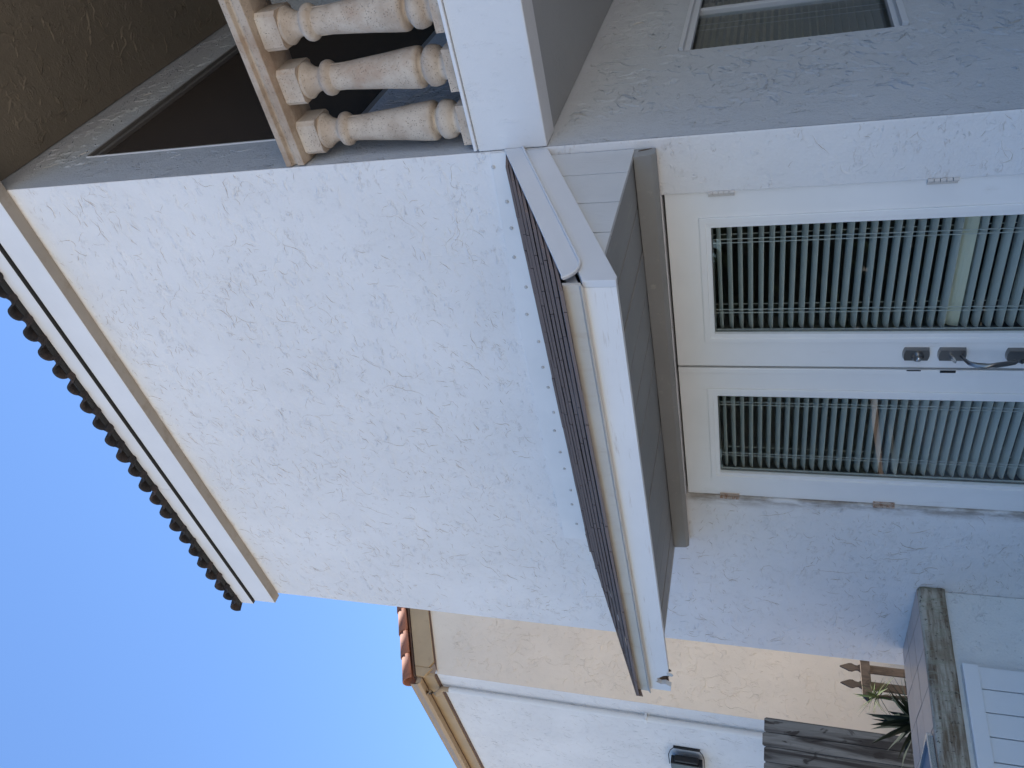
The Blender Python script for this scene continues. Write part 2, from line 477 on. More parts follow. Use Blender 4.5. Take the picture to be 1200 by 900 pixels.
def holed_wall(axis, c0, c1, u0, u1, z0, z1, holes):
    """slab between c0 (outer face) and c1; u is the other horizontal axis; holes = (ua,ub,za,zb)"""
    mb = MB()
    us = sorted({u0, u1} | {h[0] for h in holes} | {h[1] for h in holes})
    zs = sorted({z0, z1} | {h[2] for h in holes} | {h[3] for h in holes})
    def P(u, c, z): return (u, c, z) if axis == 'y' else (c, u, z)
    def solid(i, j):
        if i < 0 or j < 0 or i >= len(us)-1 or j >= len(zs)-1: return False
        um, zm = (us[i]+us[i+1])/2, (zs[j]+zs[j+1])/2
        return not any(h[0] < um < h[1] and h[2] < zm < h[3] for h in holes)
    for i in range(len(us)-1):
        for j in range(len(zs)-1):
            if not solid(i, j): continue
            a, b, p, q = us[i], us[i+1], zs[j], zs[j+1]
            for c in (c0, c1): mb.add([P(a,c,p),P(b,c,p),P(b,c,q),P(a,c,q)], [(0,1,2,3)])
            if not solid(i-1, j): mb.add([P(a,c0,p),P(a,c1,p),P(a,c1,q),P(a,c0,q)], [(0,1,2,3)])
            if not solid(i+1, j): mb.add([P(b,c0,p),P(b,c1,p),P(b,c1,q),P(b,c0,q)], [(0,1,2,3)])
            if not solid(i, j-1): mb.add([P(a,c0,p),P(a,c1,p),P(b,c1,p),P(b,c0,p)], [(0,1,2,3)])
            if not solid(i, j+1): mb.add([P(a,c0,q),P(a,c1,q),P(b,c1,q),P(b,c0,q)], [(0,1,2,3)])
    bm = bmesh.new(); me = bpy.data.meshes.new('t'); me.from_pydata(mb.v, [], mb.f); bm.from_mesh(me)
    bmesh.ops.remove_doubles(bm, verts=bm.verts, dist=1e-5)
    bmesh.ops.recalc_face_normals(bm, faces=bm.faces)
    out = MB(); bm.verts.index_update()
    out.add([v.co.copy() for v in bm.verts], [tuple(v.index for v in f.verts) for f in bm.faces])
    bm.free(); bpy.data.meshes.remove(me)
    return out

M['trowel_dirt'] = paint('dirt_under_trowel_edges', (.52, .445, .365), .9, .2, None, (.40, .31, .225), .001, 60, dirt_scale=14, dirt_lim=(.45, .6))
M['trowel_dirt_side'] = paint('dust_on_trowel_edges', (.50, .49, .47), .9, .1)
M['trowel_dirt_cream'] = paint('dirt_on_cream_edges', (.56, .45, .33), .9, .1)
M['trowel_dirt_tan'] = paint('dirt_on_ceiling_edges', (.17, .145, .11), .9, .1)
def trowel(name, parent, mat, dirt, axis, c, sgn, u0, u1, v0, v1, per_m2, ang, spread, seed, skip=None, hgt=(.0016, .0036), lens=(.035, .30), dirty=.6):
    """torn edges left by the trowel: real low ridges, gentle on one side, steep on the other.
    axis 'y' = wall in the xz plane at y=c, 'x' = wall in the yz plane, 'z' = ceiling in the xy plane; sgn = outward sign"""
    r = random.Random(seed)
    V = []; F = []; MI = []
    n = int((u1-u0)*(v1-v0)*per_m2)
    def P(u, v, o):
        o = c + sgn*o
        return (u, o, v) if axis == 'y' else ((o, u, v) if axis == 'x' else (u, v, o))
    def one(u, v, L, a, w, h, kink):
        ns = max(3, min(16, int(L/.011)))
        pts = []; curv = r.gauss(0, 2.6); ph = r.uniform(0, 6.3)
        for i in range(ns+1):
            pts.append((u, v, a))
            a += curv*L/ns + r.gauss(0, kink); u += math.cos(a)*L/ns; v += math.sin(a)*L/ns
        if any(p[0] < u0+.004 or p[0] > u1-.004 or p[1] < v0+.004 or p[1] > v1-.004 or (skip and skip(p[0], p[1])) for p in pts): return
        b = len(V); side = -1 if r.random() < .72 else 1
        dm = 1 if r.random() < dirty else 0
        for i, (pu, pv, pa) in enumerate(pts):
            t = i/ns; e = max(0.0, math.sin(math.pi*min(1, max(0, t))))**.7
            e *= .55 + .45*abs(math.sin(ph + t*L*60))
            nu, nv = -math.sin(pa)*side*-1, math.cos(pa)*side*-1
            V.append(P(pu + nu*w*e, pv + nv*w*e, -.0006)); V.append(P(pu, pv, h*e)); V.append(P(pu - nu*.0016*e, pv - nv*.0016*e, -.0006))
        for i in range(ns):
            q = b + 3*i
            F.append((q, q+1, q+4, q+3)); MI.append(0); F.append((q+1, q+2, q+5, q+4)); MI.append(dm)
    for k in range(n):
        u, v = r.uniform(u0, u1), r.uniform(v0, v1)
        d = mnoise.noise((u*1.9 + seed, v*1.9, seed*.37)) + .45*mnoise.noise((u*5.3, v*5.3 + seed, 1.7))
        if d < r.uniform(-.75, .30): continue
        L = min(lens[1], lens[0]*math.exp(abs(r.gauss(0, .85))))
        a = math.radians(ang + r.gauss(0, spread)) + .5*mnoise.noise((u*1.3, v*1.3 + seed, 9.0)) + (math.pi if r.random() < .5 else 0)
        one(u, v, L, a, r.uniform(.006, .016)*(1 if L > .06 else .6), r.uniform(*hgt)*(1 if L > .06 else .75), .40)
        if r.random() < .35:                          # a second edge pulled alongside the first
            one(u + r.gauss(0, .012), v + r.gauss(0, .012), L*r.uniform(.4, .8), a + r.gauss(0, .15), .006, r.uniform(*hgt)*.8, .40)
    me = bpy.data.meshes.new(name); me.from_pydata(V, [], F)
    me.materials.append(mat); me.materials.append(dirt)
    me.polygons.foreach_set('material_index', MI)
    return place(name, me, parent, kind='stuff')

# ------------------------------------------------------------------ ground
g = MB().add([(-400,-400,-.06),(400,-400,-.06),(400,400,-.06),(-400,400,-.06)], [(0,1,2,3)])
ground = g.build('ground', M['concrete_ground'], kind='structure')

# ================================================================== the house
house = thing('house', 'white stucco two-storey house with balcony, tiled eave and porch roof over double doors', 'house', (-1.8, 3.0, -.06))
WL = -3.575                                       # left corner of the front wall
DZ = 2.043
DX0, DX1 = -2.066, -.242
fw = holed_wall('y', 0, .2, WL, 0, -.06, 5.50, [(DX0, DX1, -.01, DZ)])
wall_f = fw.build('wall', M['front'], house, label='broad white front wall with rough trowelled stucco', bevel=.006)
WIN = (.90, 2.35, 1.085, 2.045)
UPW = (.315, 2.25, 3.497, 5.062)
sw = holed_wall('x', -.002, -.2, .2005, 6.0, -.06, 5.50, [WIN, UPW])
sw2 = MB().box((-.19, .001, -.055), (-.0025, .2, 5.49))
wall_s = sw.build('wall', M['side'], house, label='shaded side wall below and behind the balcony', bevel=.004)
holed_wall('x', WL + .002, WL + .2, .2005, 6.0, -.06, 5.50, []).build('wall', M['front'], house)
holed_wall('y', 6.0, 5.8, WL, 0, -.06, 5.50, []).build('wall', M['front'], house)
def skip_front(u, v):
    if DX0-.03 < u < DX1+.03 and v < DZ+.02: return True
    if u > -2.52 and 2.03 < v < 2.80: return True
    return u > -2.56 and 2.62 < v < 2.83
trowel('trowel_ridges', wall_f, M['front'], M['trowel_dirt'], 'y', 0.0, -1, WL, 0, .2, 5.33, 680, 8, 32, 21, skip_front, (.0011, .0029), (.028, .30), dirty=.55)
def skip_side(u, v):
    return (WIN[0]-.03 < u < WIN[1] and WIN[2]-.03 < v < WIN[3]+.03) or (UPW[0]-.02 < u < UPW[1]+.02 and UPW[2]-.02 < v < UPW[3]+.02) or 2.46 < v < 2.79
trowel('trowel_ridges', wall_s, M['side'], M['trowel_dirt_side'], 'x', -.001, 1, .205, 2.6, .2, 5.45, 330, 80, 42, 33, skip_side, (.0035, .0075), dirty=.05)
# return of the corner: thin side-coloured skin on the end of the front wall
MB().add([(.0015, .004, -.055), (.0015, .2015, -.055), (.0015, .2015, 5.49), (.0015, .004, 5.49)], [(0,1,2,3)]).add(
    [(.0005, .004, -.055), (.0005, .2015, -.055), (.0005, .2015, 5.49), (.0005, .004, 5.49)], [(0,3,2,1)]).build('wall_return', M['side'], house)

# interior seen through the panes
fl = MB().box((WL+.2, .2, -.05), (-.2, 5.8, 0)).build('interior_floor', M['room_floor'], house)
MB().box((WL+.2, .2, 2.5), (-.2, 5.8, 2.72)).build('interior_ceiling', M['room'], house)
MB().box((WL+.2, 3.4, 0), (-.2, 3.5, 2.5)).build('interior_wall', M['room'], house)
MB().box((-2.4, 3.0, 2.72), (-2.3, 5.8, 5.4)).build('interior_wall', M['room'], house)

# ---------------------------------------------------------------- main roof
RX0, RX1 = WL - .07, 3.35
SL = .30
def rz(y): return 5.645 + SL * (y + .11)
deck = MB().prism([(RX0, -.085, rz(-.085)-.005), (RX0, -.085, rz(-.085)), (RX0, 3.3, rz(3.3)), (RX0, 3.3, rz(3.3)-.05)], (RX1-RX0, 0, 0))
deck.prism([(RX0, 3.3, rz(3.3)-.05), (RX0, 3.3, rz(3.3)), (RX0, 6.4, rz(3.3)-.9), (RX0, 6.4, rz(3.3)-.95)], (RX1-RX0, 0, 0))
roof = deck.build('roof', M['tile_dark'], house)
MB().box((WL-.03, -.072, 5.331), (RX1, 0-.0015, 5.518)).build('fascia', M['trim'], roof, bevel=.004)
for xa, xb in ((WL-.05, -2.233), (-2.231, .9), (.902, RX1)):
    MB().box((xa, -.092, 5.530), (xb, -.02, 5.644)).build('fascia', M['trim'], roof, bevel=.003, label='upper outer fascia board with a dark gap below it')
MB().box((WL-.028, -.070, 5.327), (RX1, -.0015, 5.3305)).build('eave_soffit', M['eave_shade'], roof)  # thin strip added to darken the fascia's lower face like shade
MB().box((WL-.045, -.0905, 5.526), (RX1, -.0665, 5.5295)).build('fascia_underside_shade', M['gasket'], roof)  # black strip painted in for the shade under the upper board
MB().box((WL-.02, -.066, 5.5185), (RX1, -.02, 5.5295)).build('shadow_gap', M['gasket'], roof)
# gable ends closed so no light leaks in
for gx0, gx1 in ((WL+.01, WL+.19),):
    MB().prism([(gx0, .01, 5.5), (gx0, 5.99, 5.5), (gx0, 5.99, rz(3.3)-.85), (gx0, 3.3, rz(3.3)-.06), (gx0, .01, rz(.01)-.055)], (gx1-gx0, 0, 0)).build('gable', M['front'], roof)
MB().box((WL-.05, -.125, 5.647), (RX1, -.03, 5.655)).build('eave_closure', M['gasket'], roof)
# S-tiles of the eave course: each tile is a part
def s_tile(w, L, thick=.013, hh=.060):
    prof = []
    nb = 9
    for i in range(nb+1):
        a = math.pi * (1 - i/nb)
        prof.append((w*.34 + w*.34*math.cos(a), .006 + hh*math.sin(a)))
    for i in range(1, 6):
        t = i/5
        prof.append((w*.68 + w*.40*t, .006 - .016*math.sin(math.pi*t)))
    n = len(prof); mb = MB(); vs = []
    for (yy, lift) in ((0, 0), (L, .0)):
        for x, z in prof: vs.append((x, yy, z + lift))
        for x, z in prof: vs.append((x, yy, z - thick + lift))
    fs = []
    for i in range(n-1):
        fs += [(i, i+1, 2*n+i+1, 2*n+i), (n+i+1, n+i, 3*n+i, 3*n+i+1), (i+1, i, n+i, n+i+1), (2*n+i, 2*n+i+1, 3*n+i+1, 3*n+i)]
    fs += [(0, 2*n, 3*n, n), (n-1, 2*n-1, 4*n-1, 3*n-1)]
    return mb.add(vs, fs, True)
TW = .147
tile_me = s_tile(TW, .42, .016, .044).mesh('roof_tile', M['tile_dark'])
pitch = math.atan(SL)
nt_ = int((RX1 - RX0) / TW)
tiles_rest = MB()
for r in range(7):
    for i in range(nt_):
        x = RX0 - .01 + i*TW
        y = -.148 + r*.33*math.cos(pitch) + rnd.uniform(-.012, .010)
        z = rz(y) + .012 + rnd.uniform(-.003, .003)
        if r == 0:
            place('roof_tile', tile_me, roof, (x, y, z), (pitch + rnd.uniform(-.025, .025), rnd.uniform(-.05, .05), rnd.uniform(-.04, .04)))
        elif r < 7:
            tiles_rest.add([Matrix.Translation((x, y, z+.012)) @ (Matrix.Rotation(pitch, 4, 'X') @ Vector(v.co)) for v in tile_me.vertices],
                           [tuple(p.vertices) for p in tile_me.polygons], True)
tiles_rest.build('upper_tiles', M['tile_dark'], roof, kind='stuff')

# ---------------------------------------------------------------- balcony
BX = 3.2
slab = MB().box((.003, .14, 2.482), (BX, 2.5, 2.75))
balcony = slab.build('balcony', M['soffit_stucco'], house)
MB().box((.004, -.002, 2.472), (BX, .1395, 2.762)).build('edge_beam', M['beam'], balcony, bevel=.006)
MB().box((.012, -.012, 2.764), (BX, .16, 2.778)).build('drip_strip', M['trim'], balcony, bevel=.003)
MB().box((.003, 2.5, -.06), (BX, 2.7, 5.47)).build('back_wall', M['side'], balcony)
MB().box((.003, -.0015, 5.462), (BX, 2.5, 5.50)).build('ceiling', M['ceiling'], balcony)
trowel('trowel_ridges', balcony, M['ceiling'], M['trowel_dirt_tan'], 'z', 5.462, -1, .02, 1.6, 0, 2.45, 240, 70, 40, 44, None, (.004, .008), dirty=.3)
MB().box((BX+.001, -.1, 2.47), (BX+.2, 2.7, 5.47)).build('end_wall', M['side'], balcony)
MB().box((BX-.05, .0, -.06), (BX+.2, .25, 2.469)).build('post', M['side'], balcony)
MB().box((.3, 2.470, 5.335), (BX, 2.499, 5.461)).build('back_beam', M['ceiling'], balcony)
# cast-stone rail with a stepped front
rail = MB()
prof = [(.0, 3.580), (.0, 3.612), (.014, 3.622), (.014, 3.634), (-.004, 3.642), (-.004, 3.668), (.010, 3.676), (.20, 3.676), (.214, 3.66), (.214, 3.642), (.196, 3.634), (.196, 3.622), (.21, 3.612), (.21, 3.580), (.16, 3.571), (.05, 3.571)]
rail.prism([(.006, y, z) for y, z in prof], (BX-.01, 0, 0)).build('rail', M['rail_stone'], balcony, bevel=.003)
bal = MB()
bz = 2.779
bal.box((-.082, -.082, 0), (.082, .082, .048))
bal.lathe([(.076,.048),(.072,.058),(.060,.068),(.057,.078),(.060,.086),(.072,.094),(.077,.108),(.080,.124),(.077,.140),(.066,.152),(.053,.158),(.051,.168),(.066,.171),(.079,.177),(.081,.190),(.078,.235),(.069,.32),(.062,.41),(.055,.50),(.050,.565),(.051,.568),(.062,.574),(.069,.584),(.071,.596),(.068,.608),(.056,.617),(.048,.622),(.046,.632),(.048,.648),(.055,.664),(.064,.678),(.071,.686),(.074,.690),(.072,.702)], (0, 0, 0), 28)
bal.prism([(-.058,-.074,.702),(.058,-.074,.702),(.074,-.058,.702),(.074,.058,.702),(.058,.074,.702),(-.058,.074,.702),(-.074,.058,.702),(-.074,-.058,.702)], (0,0,.09))
for sg in (-1, 1):      # mould seam left down the shaft
    bal.box((sg*.0535-.0016, -.0035, .24), (sg*.0535+.0016, .0035, .60))
bal_me = bal.mesh('baluster', M['stone'])
x = .108
while x < BX - .1:
    place('baluster', bal_me, balcony, (x, .106, bz), (0, 0, rnd.uniform(-.05, .05)))
    x += .222

# ---------------------------------------------------------------- upper side window with dark screen
uf = MB()
y0, y1, z0, z1 = UPW
X0 = -.045
for a, b in (((X0, y0, z0), (X0+.035, y0+.045, z1)), ((X0, y1-.045, z0), (X0+.035, y1, z1)), ((X0, y0+.045, z0), (X0+.035, y1-.045, z0+.045)), ((X0, y0+.045, z1-.045), (X0+.035, y1-.045, z1))): uf.box(a, b)
upw = uf.build('window', M['bronze'], house, bevel=.004, label='upper side window behind a dark insect screen on the balcony')
MB().box((X0+.012, y0+.045, z0+.045), (X0+.016, y1-.045, z1-.045)).build('screen', M['screen'], upw)
MB().box((X0-.02, y0+.02, z0+.02), (X0-.014, y1-.02, z1-.02)).build('pane', M['window_glass'], upw)
MB().box((-.008, y0+.01, z1-.020), (.006, y1, z1-.004)).build('head_flashing', M['bronze'], upw)
MB().box((-.03, y0+.001, z0), (.003, y0+.006, z1)).build('corner_bead', M['trim'], upw)

# ---------------------------------------------------------------- lower side window with blind
lf = MB()
y0, y1, z0, z1 = WIN
X0 = -.10
def frame_ring(mb, xa, xb, y0, y1, z0, z1, w):
    mb.box((xa, y0, z0), (xb, y0+w, z1)); mb.box((xa, y1-w, z0), (xb, y1, z1))
    mb.box((xa, y0+w, z0), (xb, y1-w, z0+w)); mb.box((xa, y0+w, z1-w), (xb, y1-w, z1))
frame_ring(lf, X0, X0+.05, y0+.001, y1-.001, z0+.001, z1-.001, .035)
lf.box((X0+.005, 1.60, z0+.036), (X0+.045, 1.645, z1-.036))
low = lf.build('window', M['alu'], house, bevel=.004, label='ground floor side window with lowered blind')
cs = MB()
for za, zb, zc in ((z1-.022, z1-.0015, z1-.05), (z0+.0015, z0+.028, z0+.05)):
    lo_, hi_ = (zc, za) if zc < za else (zb, zc)
    MB().prism([(-.05, y0+.002, min(za, zc)), (-.02 if zc < za else .014, y0+.002, min(za, zc)), (-.02 if zc < za else .014, y0+.002, za if zc < za else zb), (.012 if zc < za else -.02, y0+.002, za if zc < za else zb), (.012 if zc < za else -.02, y0+.002, max(zb, zc)), (-.05, y0+.002, max(zb, zc))], (0, y1-y0-.002, 0)).build('casing', M['alu'], low, bevel=.003)
MB().box((X0+.018, y0+.035, z0+.035), (X0+.022, 1.60, z1-.035)).build('pane', M['window_glass'], low)
MB().box((X0+.028, 1.645, z0+.035), (X0+.032, y1-.035, z1-.035)).build('pane', M['window_glass'], low)
sl_me = MB().box((-.022, 0, -.0012), (.022, y1-y0-.02, .0012)).mesh('slat', M['tan_slat'])
z = z0 + .03
while z < z1 - .02:
    place('slat', sl_me, low, (X0-.05, y0+.01, z), (0, math.radians(28), 0)); z += .036
cu = MB(); vs = []; fs = []
n = 40
for i in range(n+1):
    yy = y0 - .05 + i*(1.5/n); xx = X0 - .16 + .025*math.sin(i*1.1) + .01*math.sin(i*2.7)
    vs += [(xx, yy, z0-.2), (xx, yy, z1+.1)]
for i in range(n): fs.append((2*i, 2*i+2, 2*i+3, 2*i+1))
cu.add(vs, fs, True).build('curtain', M['curtain'], low)
for yy in (1.0, 1.08, 1.5, 1.58, 2.0):
    MB().box((X0-.024, yy, z0+.02), (X0-.022, yy+.003, z1-.02)).build('cord', M['cord'], low)

# ---------------------------------------------------------------- porch roof over the doors
PX0, PX1 = -2.48, 0.0
PS = .465
def pz(y): return 2.652 + PS*y
pd = MB().prism([(PX0+.02, -.002, pz(0)-.055), (PX0+.02, -.002, pz(0)-.014), (PX0+.02, -.93, pz(-.93)-.014), (PX0+.02, -.93, pz(-.93)-.05)], (PX1-.03-PX0-.02, 0, 0))
porch = pd.build('porch_roof', M['siding'], house)
ncs = 8
exp_ = .955/ncs
for i in range(ncs):
    ya = -.972 + i*exp_                     # butt edge of the course
    yb = min(ya + exp_*1.9, -.003)
    mb = MB(); x = PX0 + .004 - rnd.uniform(0, .15); xs = [PX0+.004]
    while True:
        x += rnd.choice((.16, .22, .28, .33))
        if x > PX1-.05: break
        if x > PX0+.06: xs.append(x)
    xs.append(PX1-.004)
    for a, b in zip(xs[:-1], xs[1:]):
        j = rnd.uniform(-.003, .003); t = .008 + rnd.uniform(0, .002)
        lo = pz(ya) + .015; hi = pz(yb) - .010
        pts = [(ya+j, lo-.002), (ya+j, lo+t), (yb, hi+.006), (yb, hi)]
        nseg = 3
        L = (b - a - .003)
        vs = []; fs = []
        for k in range(nseg+1):
            xx = a + .0015 + L*k/nseg; w = mnoise.noise((xx*7, i*3.1, .5))*.0012
            vs += [(xx, pts[0][0], pts[0][1]+w), (xx, pts[1][0], pts[1][1]+w), (xx, pts[2][0], pts[2][1]), (xx, pts[3][0], pts[3][1])]
        for k in range(nseg):
            for q in range(4): fs.append((4*k+q, 4*k+(q+1) % 4, 4*k+4+(q+1) % 4, 4*k+4+q))
        fs += [(0, 1, 2, 3), (4*nseg+3, 4*nseg+2, 4*nseg+1, 4*nseg)]
        mb.add(vs, fs)
    sc = mb.build('shingle_course', M['shingle'], porch)
    sc.data.materials.append(M['shingle_edge'])            # the cut butts are black asphalt
    for pl in sc.data.polygons:
        if abs(pl.normal.y) > .7 or abs(pl.normal.x) > .7 or pl.normal.z < 0: pl.material_index = 1
MB().prism([(PX0, -.976, pz(-.976)-.004), (PX0, -.976, pz(-.976)+.030), (PX0, -.003, pz(-.003)+.016), (PX0, -.003, pz(-.003)-.02)], (.0035, 0, 0)).build('rake_edge', M['shingle'], porch)
# wall flashing (smooth band above the shingles), hand-cut upper edge
def band(x0, x1, zlo, zhi, n, ya, yb, seed):
    vs = []; fs = []
    for k in range(n+1):
        x = x0 + (x1-x0)*k/n
        up = zhi(k/n) + mnoise.noise((x*5, seed, 0))*.008
        vs += [(x, ya, zlo), (x, ya, up-.004), (x, yb, up), (x, yb, zlo)]
    for k in range(n):
        for q in range(4): fs.append((4*k+q, 4*k+(q+1) % 4, 4*k+4+(q+1) % 4, 4*k+4+q))
    fs += [(0, 1, 2, 3), (4*n+3, 4*n+2, 4*n+1, 4*n)]
    return MB().add(vs, fs)
band(-2.53, -.004, 2.60, lambda t: 2.80 - .085*t**2, 60, -.010, -.001, 4.0).build('wall_flashing', M['flash'], porch)
nail_me = MB().lathe([(.009, 0), (.008, -.004), (.003, -.006)], (0, 0, 0), 8, 'y').mesh('nail', M['nail'])
x = -.05; k = 0
while x > -2.5:
    place('nail', nail_me, porch, (x + rnd.uniform(-.02, .02), -.010, 2.695 + rnd.uniform(-.012, .02))); x -= .155
# fascia with a rotten notch near its left end
FZ0, FZ1 = 2.061, 2.166
out = [(PX0, FZ0+.002), (PX0+.045, FZ0-.002), (PX0+.066, FZ0+.022), (PX0+.058, FZ0+.045), (PX0+.080, FZ0+.070), (PX0+.096, FZ0+.056), (PX0+.108, FZ0+.064), (PX0+.126, FZ0+.044), (PX0+.142, FZ0+.030), (PX0+.152, FZ0+.004), (PX0+.2, FZ0), (PX1-.029, FZ0), (PX1-.029, FZ1), (PX0, FZ1)]
MB().prism([(x, -.928, z) for x, z in out], (0, .024, 0)).build('fascia', M['fascia_old'], porch, label='front fascia board with a rotten hole near its left end')
rot = MB()
for k in range(14):
    xx = PX0 + .04 + .1*rnd.random(); zz = FZ0 + .005 + .04*rnd.random()
    a = Vector((xx, -.905 + .02*rnd.random(), zz))
    d = Vector((rnd.uniform(-.02, .03), rnd.uniform(-.012, .012), rnd.uniform(-.03, .02)))
    rot.tube([a, a+d*.6, a+d], [.008, .006, .001], 5)
rot.box((PX0+.02, -.903, FZ0+.012), (PX0+.17, -.89, FZ1-.01))
rot.build('rotten_core', M['rot'], porch)
# peeled paint flake hanging beside the hole
MB().prism([(PX0+.150, -.931, FZ0-.012), (PX0+.168, -.933, FZ0-.022), (PX0+.185, -.932, FZ0-.012), (PX0+.18, -.930, FZ0+.010), (PX0+.155, -.929, FZ0+.008)], (0, .002, 0)).build('paint_flake', M['drip'], porch)
# drip edge (stained metal face with rolled lip)
de = MB().prism([(PX0, y, z) for y, z in [(-.936,2.166),(-.950,2.158),(-.953,2.163),(-.942,2.172),(-.942,2.222),(-.93,2.226),(-.93,2.168)]], (PX1-.008-PX0, 0, 0))
de.build('drip_edge', M['drip'], porch)
# right-hand rake
MB().prism([(PX1-.028, y, z) for y, z in [(-.002, 2.472), (-.002, 2.563), (-.926, 2.164), (-.930, 2.164), (-.930, 2.059), (-.91, 2.059)]], (.026, 0, 0)).build('rake_board', M['rake_metal'], porch, bevel=.003)
TH = math.radians(24.9)
def rk(s_, t_, x): return Vector((x, -.002 - s_*math.cos(TH) - t_*math.sin(TH), 2.570 - s_*math.sin(TH) + t_*math.cos(TH)))
SE, RR = .985, .074
arc = [(SE - RR + RR*math.sin(a), RR - RR*math.cos(a)) for a in [math.radians(q) for q in range(0, 91, 10)]]
outl = [(-.033, .074), (0.0, 0.0)] + arc + [(SE, .074)]
MB().prism([rk(a, b, -.001) for a, b in outl], (.009, 0, 0)).build('rake_cap', M['rake_metal'], porch, bevel=.002)
MB().tube([rk(a, b, .010) for a, b in [(0, .003), (.3, .003), (.6, .003)] + [(a, b + .003) for a, b in arc]], .005, 8).build('rake_cap_lip', M['rake_metal'], porch)
# left-hand closing rake
MB().prism([(PX0, y, z) for y, z in [(-.002, 2.125), (-.002, pz(0)-.02), (-.926, 2.17), (-.926, 2.167), (-.90, 2.125)]], (.018, 0, 0)).build('rake_board', M['siding'], porch)
# gable infill: vertical plywood boards, and soffit boards
ys = [-.002, -.19, -.405, -.605, -.80]
for a, b in zip(ys[:-1], ys[1:]):
    a2, b2 = a - .003, b + .003
    top = lambda y: 2.472 + .447*y + .012
    MB().prism([(PX1-.052, a2, 2.1285), (PX1-.052, a2, top(a2)), (PX1-.052, b2, max(top(b2), 2.135)), (PX1-.052, b2, 2.1285)], (.02, 0, 0)).build('siding_board', M['siding'], porch, bevel=.003)
MB().prism([(PX1-.062, -.004, 2.14), (PX1-.062, -.004, 2.47), (PX1-.062, -.72, 2.15), (PX1-.062, -.72, 2.14)], (.008, 0, 0)).build('gable_backing', M['trim'], porch)
x = PX1 - .054
while x > PX0 + .02:
    xb = max(x - .2032, PX0 + .019)
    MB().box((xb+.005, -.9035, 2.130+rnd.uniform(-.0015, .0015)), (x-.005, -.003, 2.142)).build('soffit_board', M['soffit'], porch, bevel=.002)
    x = xb
MB().box((PX0+.02, -.9, 2.143), (PX1-.06, -.003, 2.147)).build('soffit_backing', M['gasket'], porch)
# header board over the doors with an end chewed at the corner
hd = MB().prism([(-.034, y, z) for y, z in [(-.004, 2.047), (-.046, 2.044), (-.060, 2.060), (-.066, 2.128), (-.004, 2.128)]], (-2.43, 0, 0))
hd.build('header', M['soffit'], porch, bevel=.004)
MB().prism([(-.0335, -.012, 2.062), (-.0335, -.020, 2.100), (-.0335, -.028, 2.112), (-.0335, -.022, 2.085)], (.002, 0, 0)).build('header_crack', M['rot'], porch)

# ---------------------------------------------------------------- french doors
def make_door(xl, xr, gx0, gx1, name_label, hinge_right):
    """leaf between xl and xr, glass between gx0 and gx1"""
    Y0, Y1 = .012, .056
    GZ0, GZ1 = .22, 1.857
    leaf = holed_wall('y', Y0, Y1, xl+.004, xr-.004, .006, DZ-.010, [(gx0-.02, gx1+.02, GZ0-.02, GZ1+.02)])
    door = leaf.build('door', M['door'], house, bevel=.003, label=name_label)
    fr = MB()
    for (w0, w1, ya, yb) in ((.046, .020, .003, .0115), (.0205, .0, .007, .050)):
        a0, a1, b0, b1 = gx0-w0, gx1+w0, GZ0-w0, GZ1+w0
        i0, i1, j0, j1 = gx0-w1, gx1+w1, GZ0-w1, GZ1+w1
        fr.prism([(a0,ya,b0),(i0,ya,j0),(i0,ya,j1),(a0,ya,b1)], (0,yb-ya,0)); fr.prism([(i1,ya,j0),(a1,ya,b0),(a1,ya,b1),(i1,ya,j1)], (0,yb-ya,0))
        fr.prism([(a0,ya,b0),(a1,ya,b0),(i1,ya,j0),(i0,ya,j0)], (0,yb-ya,0)); fr.prism([(i0,ya,j1),(i1,ya,j1),(a1,ya,b1),(a0,ya,b1)], (0,yb-ya,0))
    fr.build('glazing_frame', M['door'], door, bevel=.0025)
    MB().box((gx0, .022, GZ0), (gx1, .026, GZ1)).build('glass', M['glass'], door)
    gk = MB()
    for a, b in (((gx0, .0265, GZ0), (gx0+.008, .03, GZ1)), ((gx1-.008, .0265, GZ0), (gx1, .03, GZ1)), ((gx0+.008, .0265, GZ0), (gx1-.008, .03, GZ0+.008)), ((gx0+.008, .0265, GZ1-.006), (gx1-.008, .03, GZ1))): gk.box(a, b)
    gk.build('glazing_gasket', M['bronze'], door)
    # blind
    sme = slat_mesh(gx1-gx0+.03, M['slat'])
    z = GZ1 - .022; k = 0
    while z > GZ0 + .01:
        tilt = math.radians(22 + rnd.uniform(-2.0, 2.0)); mm = sme
        if hinge_right and abs(z - .893) < .022: tilt = math.radians(66); mm = slat_mesh(gx1-gx0+.03, M['slat_cream'])
        place('blind_slat', mm, door, ((gx0+gx1)/2, .086, z + rnd.uniform(-.001, .001)), (tilt, rnd.uniform(-.003, .003), rnd.uniform(-.004, .004)))
        z -= .0425; k += 1
    for fx in (.16, .82):
        xx = gx0 + (gx1-gx0)*fx
        for dx, yy in ((-.008, .0585), (.010, .0585), (0, .113)):
            MB().box((xx+dx, yy, GZ0), (xx+dx+.0028, yy+.0018, GZ1)).build('blind_cord', M['cord'], door)
    return door
def slat_mesh(L, mat):
    mb = MB(); vs = []; fs = []
    prof = [(-.026, -.002), (-.013, .0015), (0, .0028), (.013, .0015), (.026, -.002)]
    for xx in (-L/2, L/2):
        vs += [(xx, y, z+.0012) for y, z in prof] + [(xx, y, z-.0012) for y, z in prof]
    n = 5
    for i in range(n-1):
        fs += [(i, i+1, 2*n+i+1, 2*n+i), (n+i+1, n+i, 3*n+i, 3*n+i+1)]
    fs += [(0, 2*n, 3*n, n), (n-1, 2*n-1, 4*n-1, 3*n-1), tuple(range(n)) + tuple(range(2*n-1, n-1, -1)), tuple(range(2*n, 3*n)) + tuple(range(4*n-1, 3*n-1, -1))]
    return mb.add(vs, fs).mesh('blind_slat', mat)
